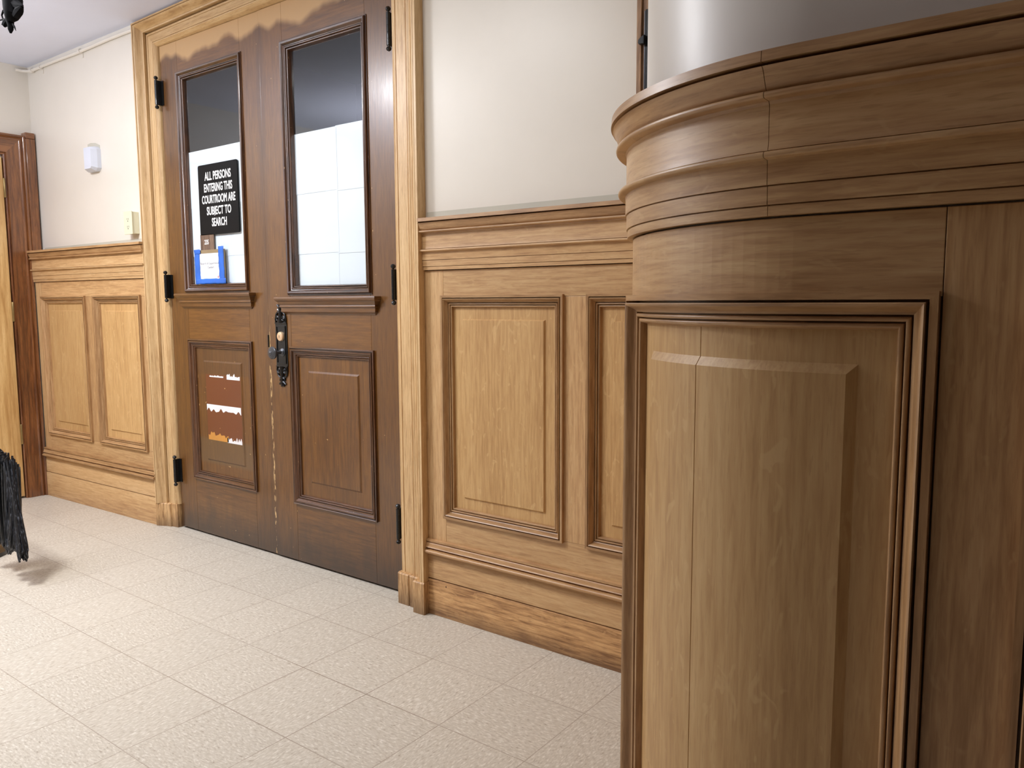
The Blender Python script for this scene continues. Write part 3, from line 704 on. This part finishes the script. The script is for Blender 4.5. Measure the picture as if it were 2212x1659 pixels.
# papers behind the glass
def sheet(x0, x1, z0, z1, y, label, rot=0.0, seed=0):
    bm = bmesh.new(); n = 6; rows = []
    cx, cz = (x0+x1)/2, (z0+z1)/2; c, s = math.cos(rot), math.sin(rot)
    rr = random.Random(seed)
    for i in range(n+1):
        x = x0+(x1-x0)*i/n; row = []
        for k in range(n+1):
            z = z0+(z1-z0)*k/n; dx, dz = x-cx, z-cz
            row.append(bm.verts.new((cx+dx*c-dz*s, y+0.0002*math.sin(i*1.1+seed)*math.sin(k*0.9), cz+dx*s+dz*c)))
        rows.append(row)
    for a, b in zip(rows, rows[1:]):
        for k in range(n): bm.faces.new((a[k], a[k+1], b[k+1], b[k]))
    o = link_mesh('paper_sheet', bm, paper, None)
    md = o.modifiers.new('thick', 'SOLIDIFY'); md.thickness = 0.0004
    tag(o, label, 'paper', 'white sheets covering the door glass')
YPp = YD+0.0236
sheet(-1.392, -0.925, 1.700, 1.980, YPp, 'wide white paper across the left door glass, behind the top of the black sign', 0.004, 1)
sheet(-1.400, -1.140, 1.455, 1.735, YPp+0.0010, 'white paper behind the lower half of the black sign', 0, 2)
sheet(-1.150, -0.920, 1.450, 1.730, YPp+0.0018, 'white paper right of the lower black sign on the left door glass', 0.004, 3)
sheet(-1.400, -1.150, 1.290, 1.470, YPp+0.0026, 'white paper behind the blue-taped notice', 0, 4)
sheet(-1.170, -0.915, 1.285, 1.470, YPp+0.0034, 'white paper right of the blue-taped notice, at the bottom of the glass', 0.003, 5)
sheet(-0.560, -0.270, 1.700, 1.963, YPp, 'upper left white paper on the right door glass', 0.004, 6)
sheet(-0.276, -0.080, 1.695, 1.966, YPp+0.0010, 'upper right white paper on the right door glass', -0.002, 7)
sheet(-0.562, -0.272, 1.435, 1.716, YPp+0.0018, 'middle left white paper on the right door glass', 0.003, 8)
sheet(-0.280, -0.078, 1.430, 1.712, YPp+0.0026, 'middle right white paper on the right door glass', 0.0, 9)
sheet(-0.560, -0.276, 1.275, 1.452, YPp+0.0034, 'bottom left white paper on the right door glass', 0.0, 10)
sheet(-0.284, -0.078, 1.275, 1.450, YPp+0.0042, 'bottom right white paper on the right door glass', 0.0, 11)

# black sign on the glass
def rrect(x0, x1, z0, z1, r, n=6):
    pts = []
    for cx, cz, a0 in ((x1-r, z1-r, 0), (x0+r, z1-r, 90), (x0+r, z0+r, 180), (x1-r, z0+r, 270)):
        for k in range(n+1):
            a = math.radians(a0+90*k/n); pts.append((cx+r*math.cos(a), cz+r*math.sin(a)))
    return pts
YG = YD+0.018
Mg = lambda u, z, o: Vector((u, YG-o, z))
sx0, sx1, sz0, sz1 = -1.298, -0.968, 1.558, 1.902
t = thing('sign', ((sx0+sx1)/2, YG, sz0), 'black rounded sign with white capitals: all persons entering this courtroom are subject to search', 'sign')
bm = bmesh.new(); outline(bm, rrect(sx0, sx1, sz0, sz1, 0.010), 0.0005, 0.006, Mg); link_mesh('sign_board', bm, sign_bl, t)
for i, (s, wd) in enumerate((('ALL PERSONS', 0.222), ('ENTERING THIS', 0.238), ('COURTROOM ARE', 0.282), ('SUBJECT TO', 0.206), ('SEARCH', 0.126))):
    z = 1.842-i*0.0565
    o = text_mesh('lettering', s, Mg, (sx0+sx1)/2+(0.002 if i else 0.0), z, 0.056, 1.0, white_t, t, bold=0.0013, o=0.0063)
    if i == 3:
        zb = z-0.0205
        for v in o.data.vertices:
            if v.co.z < zb: v.co.z = zb+(v.co.z-zb)*0.15
    xs = [v.co.x for v in o.data.vertices]; cxm = (min(xs)+max(xs))/2; k = wd/(max(xs)-min(xs))
    for v in o.data.vertices: v.co.x = (sx0+sx1)/2+0.003+(v.co.x-cxm)*k

# room number plate and notice
t = thing('room_number_plate', (-1.25, YG, 1.49), 'brown wood-grain plate numbered 235 below the black sign', 'number plate')
bm = bmesh.new(); box(bm, -1.302, -1.186, 0.0008, 0.006, 1.478, 1.562, lambda u, o, z: Mg(u, z, o)); link_mesh('plate', bm, brown_plate, t, bevel=0.0006)
text_mesh('numerals', '235', Mg, -1.247, 1.522, 0.032, 0.80, white_t, t, bold=0.0007, o=0.0064)
t = thing('notice_card', (-1.22, YG, 1.32), 'white notice card for the board chambers, edged in blue masking tape', 'notice')
bm = bmesh.new(); box(bm, -1.338, -1.098, 0.002, 0.014, 1.325, 1.484, lambda u, o, z: Mg(u, z, o)); link_mesh('holder', bm, tan_plate, t, bevel=0.001)
bm = bmesh.new(); box(bm, -1.300, -1.132, 0.0142, 0.0152, 1.335, 1.466, lambda u, o, z: Mg(u, z, o)); c_ = link_mesh('card', bm, card, t)
o1 = text_mesh('print', 'Board of Supervisor', Mg, -1.214, 1.416, 0.016, 0.9, grey_t, c_, o=0.0156, thick=0.0003)
xs = [v.co.x for v in o1.data.vertices]; k = 0.160/(max(xs)-min(xs)); cm = (max(xs)+min(xs))/2
for v in o1.data.vertices: v.co.x = -1.214+(v.co.x-cm)*k
text_mesh('print', 'Chambers', Mg, -1.206, 1.396, 0.016, 0.85, grey_t, c_, o=0.0156, thick=0.0003)
bm = bmesh.new(); box(bm, -1.150, -1.137, 0.0152, 0.0155, 1.342, 1.353, lambda u, o, z: Mg(u, z, o)); link_mesh('small_emblem', bm, plain('faded_red_print', rgb(196, 150, 152), 0.6), c_)
def tape(name, pts, seed, o0=0.0155):
    rnd = random.Random(seed); bm = bmesh.new()
    (x0, z0), (x1, z1), wd = pts; n = 16; rows = []
    dx, dz = x1-x0, z1-z0; L = math.hypot(dx, dz); nx, nz = -dz/L, dx/L
    for i in range(n+1):
        f = i/n; j = (rnd.random()-0.5)*0.0035; row = []
        for k in range(5):
            a = (k/4-0.5)*wd+j
            row.append(bm.verts.new(Mg(x0+dx*f+nx*a, z0+dz*f+nz*a, o0+0.0016*rnd.random()+(0.0 if 0 < k < 4 else -0.0006))))
        rows.append(row)
    for a, b in zip(rows, rows[1:]):
        for k in range(4): bm.faces.new((a[k], a[k+1], b[k+1], b[k]))
    o = link_mesh(name, bm, blue_tape, t, smooth=True); md = o.modifiers.new('thick', 'SOLIDIFY'); md.thickness = 0.0008
tape('tape_strip', ((-1.324, 1.488), (-1.320, 1.318), 0.046), 1)
tape('tape_strip', ((-1.114, 1.497), (-1.112, 1.322), 0.044), 2)
tape('tape_strip', ((-1.340, 1.327), (-1.078, 1.326), 0.026), 3, 0.0175)
tape('tape_strip', ((-1.338, 1.474), (-1.290, 1.477), 0.022), 4, 0.0175)

# ------------------------------------------------------------------ left wall door and frame
t = thing('trim_5', (-2.98, -0.09, 0), 'dark brown glossy moulded frame of the tan door at far left', 'door frame', kind='structure')
XF = -2.955
prof5 = smooth_prof([(0.0, 0.0), (0.0, 0.028), (0.006, 0.032), (0.014, 0.030), (0.016, 0.040), (0.098, 0.040), (0.102, 0.044), (0.108, 0.046, 's'), (0.122, 0.040), (0.124, 0.050), (0.132, 0.055), (0.136, 0.055), (0.137, 0.0)])
def fr5(lo, hi, bkX, y_in, z0, zt, zin, name):
    bm = bmesh.new(); a, b = [], []
    for s, o in lo:
        a.append(bm.verts.new((XLW+o, y_in+s, z0))); b.append(bm.verts.new((XLW+o, y_in+s, zin+s*1.06)))
    for i in range(len(a)-1): bm.faces.new((a[i], a[i+1], b[i+1], b[i]))
    bm.faces.new((a[-1], a[0], b[0], b[-1])); bm.faces.new(a); bm.faces.new(b)
    link_mesh(name, bm, red_oak, t, smooth=True)
prof5 = [(s*0.86, o) for s, o in prof5]
fr5(prof5, None, None, -0.137, 0.001, 2.26, 2.115, 'jamb_casing')
bm = bmesh.new(); rows = []
for y1, sg in ((-0.137, 1), (-1.09, -1)):
    rows.append([bm.verts.new((XLW+o, y1+sg*s, 2.115+s*1.06)) for s, o in prof5])
for i in range(len(prof5)-1): bm.faces.new((rows[0][i], rows[0][i+1], rows[1][i+1], rows[1][i]))
bm.faces.new((rows[0][-1], rows[0][0], rows[1][0], rows[1][-1]))
link_mesh('head_casing', bm, red_oak_h, t, smooth=True)
bm = bmesh.new(); a, b = [], []
for s, o in prof5: a.append(bm.verts.new((XLW+o, -1.09-s, 0.001))); b.append(bm.verts.new((XLW+o, -1.09-s, 2.115+s*1.06)))
for i in range(len(a)-1): bm.faces.new((a[i], a[i+1], b[i+1], b[i]))
bm.faces.new((a[-1], a[0], b[0], b[-1])); bm.faces.new(a); bm.faces.new(b); link_mesh('jamb_casing', bm, red_oak, t, smooth=True)
# outer back band seen above the wainscot cap
bm = bmesh.new(); box(bm, XLW, XLW+0.060, -0.0175, 0.036, 1.546, 2.225); link_mesh('back_band', bm, red_oak, t, bevel=0.004)
bm = bmesh.new(); box(bm, XLW, XLW+0.060, -0.0175, 0.036, 2.226, 2.262); link_mesh('back_band', bm, red_oak_h, t, bevel=0.004)
bm = bmesh.new(); box(bm, -3.19, -3.032, -0.160, -0.1395, 0.001, 2.115); link_mesh('door_stop', bm, red_oak, t)
t = thing('door_3', (-3.05, -0.6, 0), 'flat tan veneer door at the far left edge', 'door', kind='structure')
bm = bmesh.new(); box(bm, -3.030, -2.988, -1.070, -0.143, 0.014, 2.098); link_mesh('door_slab', bm, tan_ven, t, bevel=0.0015)
for z0, z1 in ((1.86, 1.975), (1.11, 1.23), (0.345, 0.47)):
    bm = bmesh.new(); lathe(bm, [(0, 0.005), (0.003, 0.0065), (z1-z0-0.003, 0.0065), (z1-z0, 0.005)], (-2.982, -0.139, z0), (0, 0, 1), 14); link_mesh('hinge', bm, brass_d, t, smooth=True)

# ------------------------------------------------------------------ casing and latch behind the pier
t = thing('trim_6', (1.32, 0, 0), 'upright brown wood casing seen behind the rounded corner', 'door frame', kind='structure')
bm = bmesh.new(); box(bm, 1.232, 1.248, -0.040, 0.012, 1.5275, 2.62); box(bm, 1.248, 1.36, -0.034, 0.012, 1.5275, 2.62); link_mesh('casing_board', bm, back_oak, t, bevel=0.002)
t = thing('wall_latch', (1.30, -0.04, 1.86), 'narrow black latch plate with a thumb lever on the brown casing behind the rounded corner', 'latch')
bm = bmesh.new(); box(bm, 1.2625, 1.31, -0.044, -0.0345, 1.84, 2.066); link_mesh('plate', bm, blackm, t, bevel=0.0015)
bm = bmesh.new(); box(bm, 1.2600, 1.2630, -0.045, -0.0345, 1.84, 2.062); link_mesh('plate_edge', bm, knobm, t)
bm = bmesh.new(); outline(bm, [(1.266, 1.992), (1.256, 1.987), (1.247, 1.980), (1.2455, 1.972), (1.248, 1.967), (1.266, 1.966)], 0.042, 0.058, MA); link_mesh('thumb_lever', bm, blackm, t, bevel=0.0015)

# ------------------------------------------------------------------ wall devices and conduit on the left
YW = 0.045
Mw = lambda u, z, o: Vector((u, YW-o, z))
t = thing('motion_sensor', (-2.22, YW, 1.97), 'small faceted white wall sensor on the cream wall left of the doors', 'sensor')
bm = bmesh.new()
x0, x1, z0, z1 = -2.300, -2.160, 1.958, 2.092
ring = lambda pts, o: [bm.verts.new(Mw(x, z, o)) for x, z in pts]
hexa = [(x0, z0+0.030), (x0+0.030, z0), (x1-0.020, z0), (x1, z0+0.016), (x1, z1-0.016), (x1-0.02, z1), (x0+0.030, z1), (x0, z1-0.020)]
front = [(x0+0.014, z0+0.030), (x0+0.050, z0+0.012), (x1-0.020, z0+0.012), (x1-0.012, z0+0.022), (x1-0.012, z1-0.020), (x1-0.02, z1-0.006), (x0+0.050, z1-0.006), (x0+0.014, z1-0.022)]
A, B = ring(hexa, 0.0), ring(hexa, 0.022); C_ = ring(front, 0.052)
for v in C_:
    if v.co.x < x0+0.02: v.co.y += 0.024
for a, b in ((A, B), (B, C_)):
    for i in range(8): bm.faces.new((a[i], a[(i+1) % 8], b[(i+1) % 8], b[i]))
bm.faces.new(A); bm.faces.new((C_[0], C_[1], C_[6], C_[7])); bm.faces.new((C_[1], C_[2], C_[3], C_[4], C_[5], C_[6]))
link_mesh('housing', bm, white_p, t)
bm = bmesh.new(); lathe(bm, [(0, 0.014), (0.003, 0.013), (0.005, 0.008)], Mw(x0+0.001, 2.02, 0.013), (-1, -0.3, 0), 14); link_mesh('side_lens', bm, plain('grey_plastic', rgb(140, 138, 134), 0.4), t, smooth=True)
bm = bmesh.new(); outline(bm, [(-2.305, 2.06), (-2.165, 2.06), (-2.165, 2.100), (-2.215, 2.118), (-2.270, 2.124), (-2.305, 2.120)], 0.0, 0.0008, Mw); o = link_mesh('old_paint_patch', bm, strip_m); tag(o, 'small darker paint patch above the white wall sensor', 'paint patch', kind='structure')
t = thing('outlet_box', (-1.83, YW, 1.585), 'ivory surface-mounted outlet box beside the oak door frame', 'outlet')
bm = bmesh.new(); box(bm, -1.868, -1.790, 0.0, 0.036, 1.590, 1.706, lambda u, o, z: Mw(u, z, o)); link_mesh('box_body', bm, ivory, t, bevel=0.002)
bm = bmesh.new(); box(bm, -1.871, -1.787, 0.0362, 0.041, 1.587, 1.709, lambda u, o, z: Mw(u, z, o)); fp = link_mesh('face_plate', bm, ivory, t, bevel=0.0015)
for zz in (1.668, 1.628):
    bm = bmesh.new()
    for dx in (-0.007, 0.007): box(bm, -1.829+dx-0.001, -1.829+dx+0.001, 0.0405, 0.0416, zz-0.005, zz+0.005, lambda u, o, z: Mw(u, z, o))
    lathe(bm, [(0, 0.003), (0.001, 0.003)], Mw(-1.829, zz-0.011, 0.0408), (0, -1, 0), 10)
    link_mesh('socket', bm, slot_m, fp)
t = thing('conduit', (-2.4, YW, 2.6), 'thin white painted conduit running just below the ceiling', 'conduit')
bm = bmesh.new(); zc = CEIL-0.036
path = [(-1.73, YW-0.014, zc)]+[(-1.73-0.13*i, YW-0.014, zc+0.002*math.sin(i)) for i in range(1, 9)]+[(-2.90, YW-0.014, zc), (-2.95, YW-0.020, zc+0.001), (-2.985, YW-0.040, zc+0.004), (-2.993, YW-0.075, zc+0.006)]
tube(bm, path, 0.0088, 12); link_mesh('pipe', bm, plaster, t, smooth=True)
for x in (-2.30, -2.80):
    bm = bmesh.new(); tube(bm, [(x-0.008, YW-0.014, zc), (x+0.008, YW-0.014, zc)], 0.0130, 12); box(bm, x-0.008, x+0.008, YW-0.004, YW, zc-0.034, zc); link_mesh('pipe_strap', bm, plaster, t)
bm = bmesh.new(); tube(bm, [(-2.905, YW-0.014, zc), (-2.93, YW-0.016, zc)], 0.0140, 12); link_mesh('coupling', bm, plaster, t)

# ------------------------------------------------------------------ hanging bundle of black cords at the left edge
t = thing('cord_bundle', (-1.62, -0.80, 0), 'bundle of looped black cords hanging just above the floor at the left edge', 'cord bundle')
def loop(top, bot, wdt, n, seed, name='cord_loop'):
    rnd = random.Random(seed); bm = bmesh.new()
    for i in range(n):
        a = Vector(top)+Vector((rnd.uniform(-1, 1)*0.016, rnd.uniform(-1, 1)*0.020, rnd.uniform(-0.03, 0.02)))
        b = Vector(bot)+Vector((rnd.uniform(-1, 1)*0.012, rnd.uniform(-1, 1)*0.016, rnd.uniform(-0.002, 0.045)))
        w_ = wdt*(0.35+0.65*rnd.random()); pts = []
        ax = Vector((1, 0.25*rnd.uniform(-1, 1), 0)).normalized()
        for k in range(19):
            f = k/18; ang = f*pi*2-pi; side = math.sin(ang); h = (1+math.cos(ang))/2
            h2 = h**0.8
            p = a.lerp(b, h2)+ax*side*w_*(0.35+0.9*h)
            p += Vector((0.018*math.sin(h*pi), 0, 0))*(-1 if seed % 2 else 0.4)
            pts.append(p)
        tube(bm, pts, 0.0046, 6)
    link_mesh(name, bm, cord_m, t, smooth=True)
loop((-1.405, -0.80, 0.520), (-1.275, -0.82, 0.116), 0.026, 26, 1)
loop((-1.440, -0.79, 0.530), (-1.450, -0.80, 0.112), 0.030, 26, 2)
loop((-1.480, -0.80, 0.545), (-1.540, -0.79, 0.108), 0.032, 24, 3)
loop((-1.420, -0.78, 0.505), (-1.365, -0.83, 0.150), 0.030, 22, 4)
loop((-1.520, -0.80, 0.550), (-1.620, -0.80, 0.115), 0.034, 22, 5)
bm = bmesh.new(); tube(bm, [(-1.46, -0.795, 0.510), (-1.49, -0.80, 0.530), (-1.54, -0.80, 0.55), (-1.62, -0.80, 0.57), (-1.74, -0.80, 0.60), (-1.95, -0.80, 0.61)], [0.012, 0.024, 0.026, 0.022, 0.018, 0.014], 12); link_mesh('binding', bm, cloth_bk, t, smooth=True)
bm = bmesh.new(); lathe(bm, [(0.0, 0.16), (0.02, 0.16), (0.03, 0.03), (0.04, 0.014), (1.2, 0.014), (1.21, 0.008)], (-1.95, -0.80, 0.0), (0, 0, 1), 20); link_mesh('stand', bm, blackm, t, smooth=True)

# black strap end hanging at the top left
t = thing('hanging_strap', (-0.60, -1.0, 2.66), 'black fabric strap end with loose tips hanging in the top left corner', 'strap')
def S(px, py, d=0.0):   # local layout of the strap in its own vertical plane
    return Vector((-0.598+(px-25)*0.0036, -1.0+d, 2.222-(py)*0.00142))
bm = bmesh.new()
tube(bm, [Vector((-0.60, -1.0, 2.664)), Vector((-0.597, -1.0, 2.45)), S(28, -30), S(30, 0), S(29, 14), S(29, 24), S(25, 34), S(21, 42), S(22, 52), S(21.5, 62), S(21, 70)],
     [0.018, 0.022, 0.028, 0.030, 0.029, 0.029, 0.022, 0.013, 0.0095, 0.0085, 0.003], 14)
tube(bm, [S(36, 12), S(43, 20), S(50, 23)], [0.016, 0.013, 0.003], 8); tube(bm, [S(34, 36), S(42, 30), S(48, 24)], [0.012, 0.014, 0.006], 8)
tube(bm, [S(17, 36), S(12, 40), S(9, 46), S(10, 49)], [0.008, 0.010, 0.010, 0.004], 8)
link_mesh('strap_body', bm, cloth_bk, t, smooth=True)
bm = bmesh.new(); tube(bm, [S(27, 52), S(30, 60), S(32.5, 70)], [0.003, 0.003, 0.001], 6)
tube(bm, [S(9, 12), S(4.5, 20), S(6, 28), S(11, 35), S(15, 38)], [0.004, 0.003, 0.0028, 0.0028, 0.003], 6); tube(bm, [S(12, 34), S(6, 31), S(-4, 28), S(-20, 22), S(-26, 0), S(10, -40)], 0.0028, 6)
link_mesh('loose_cord', bm, cloth_bk, t, smooth=True)
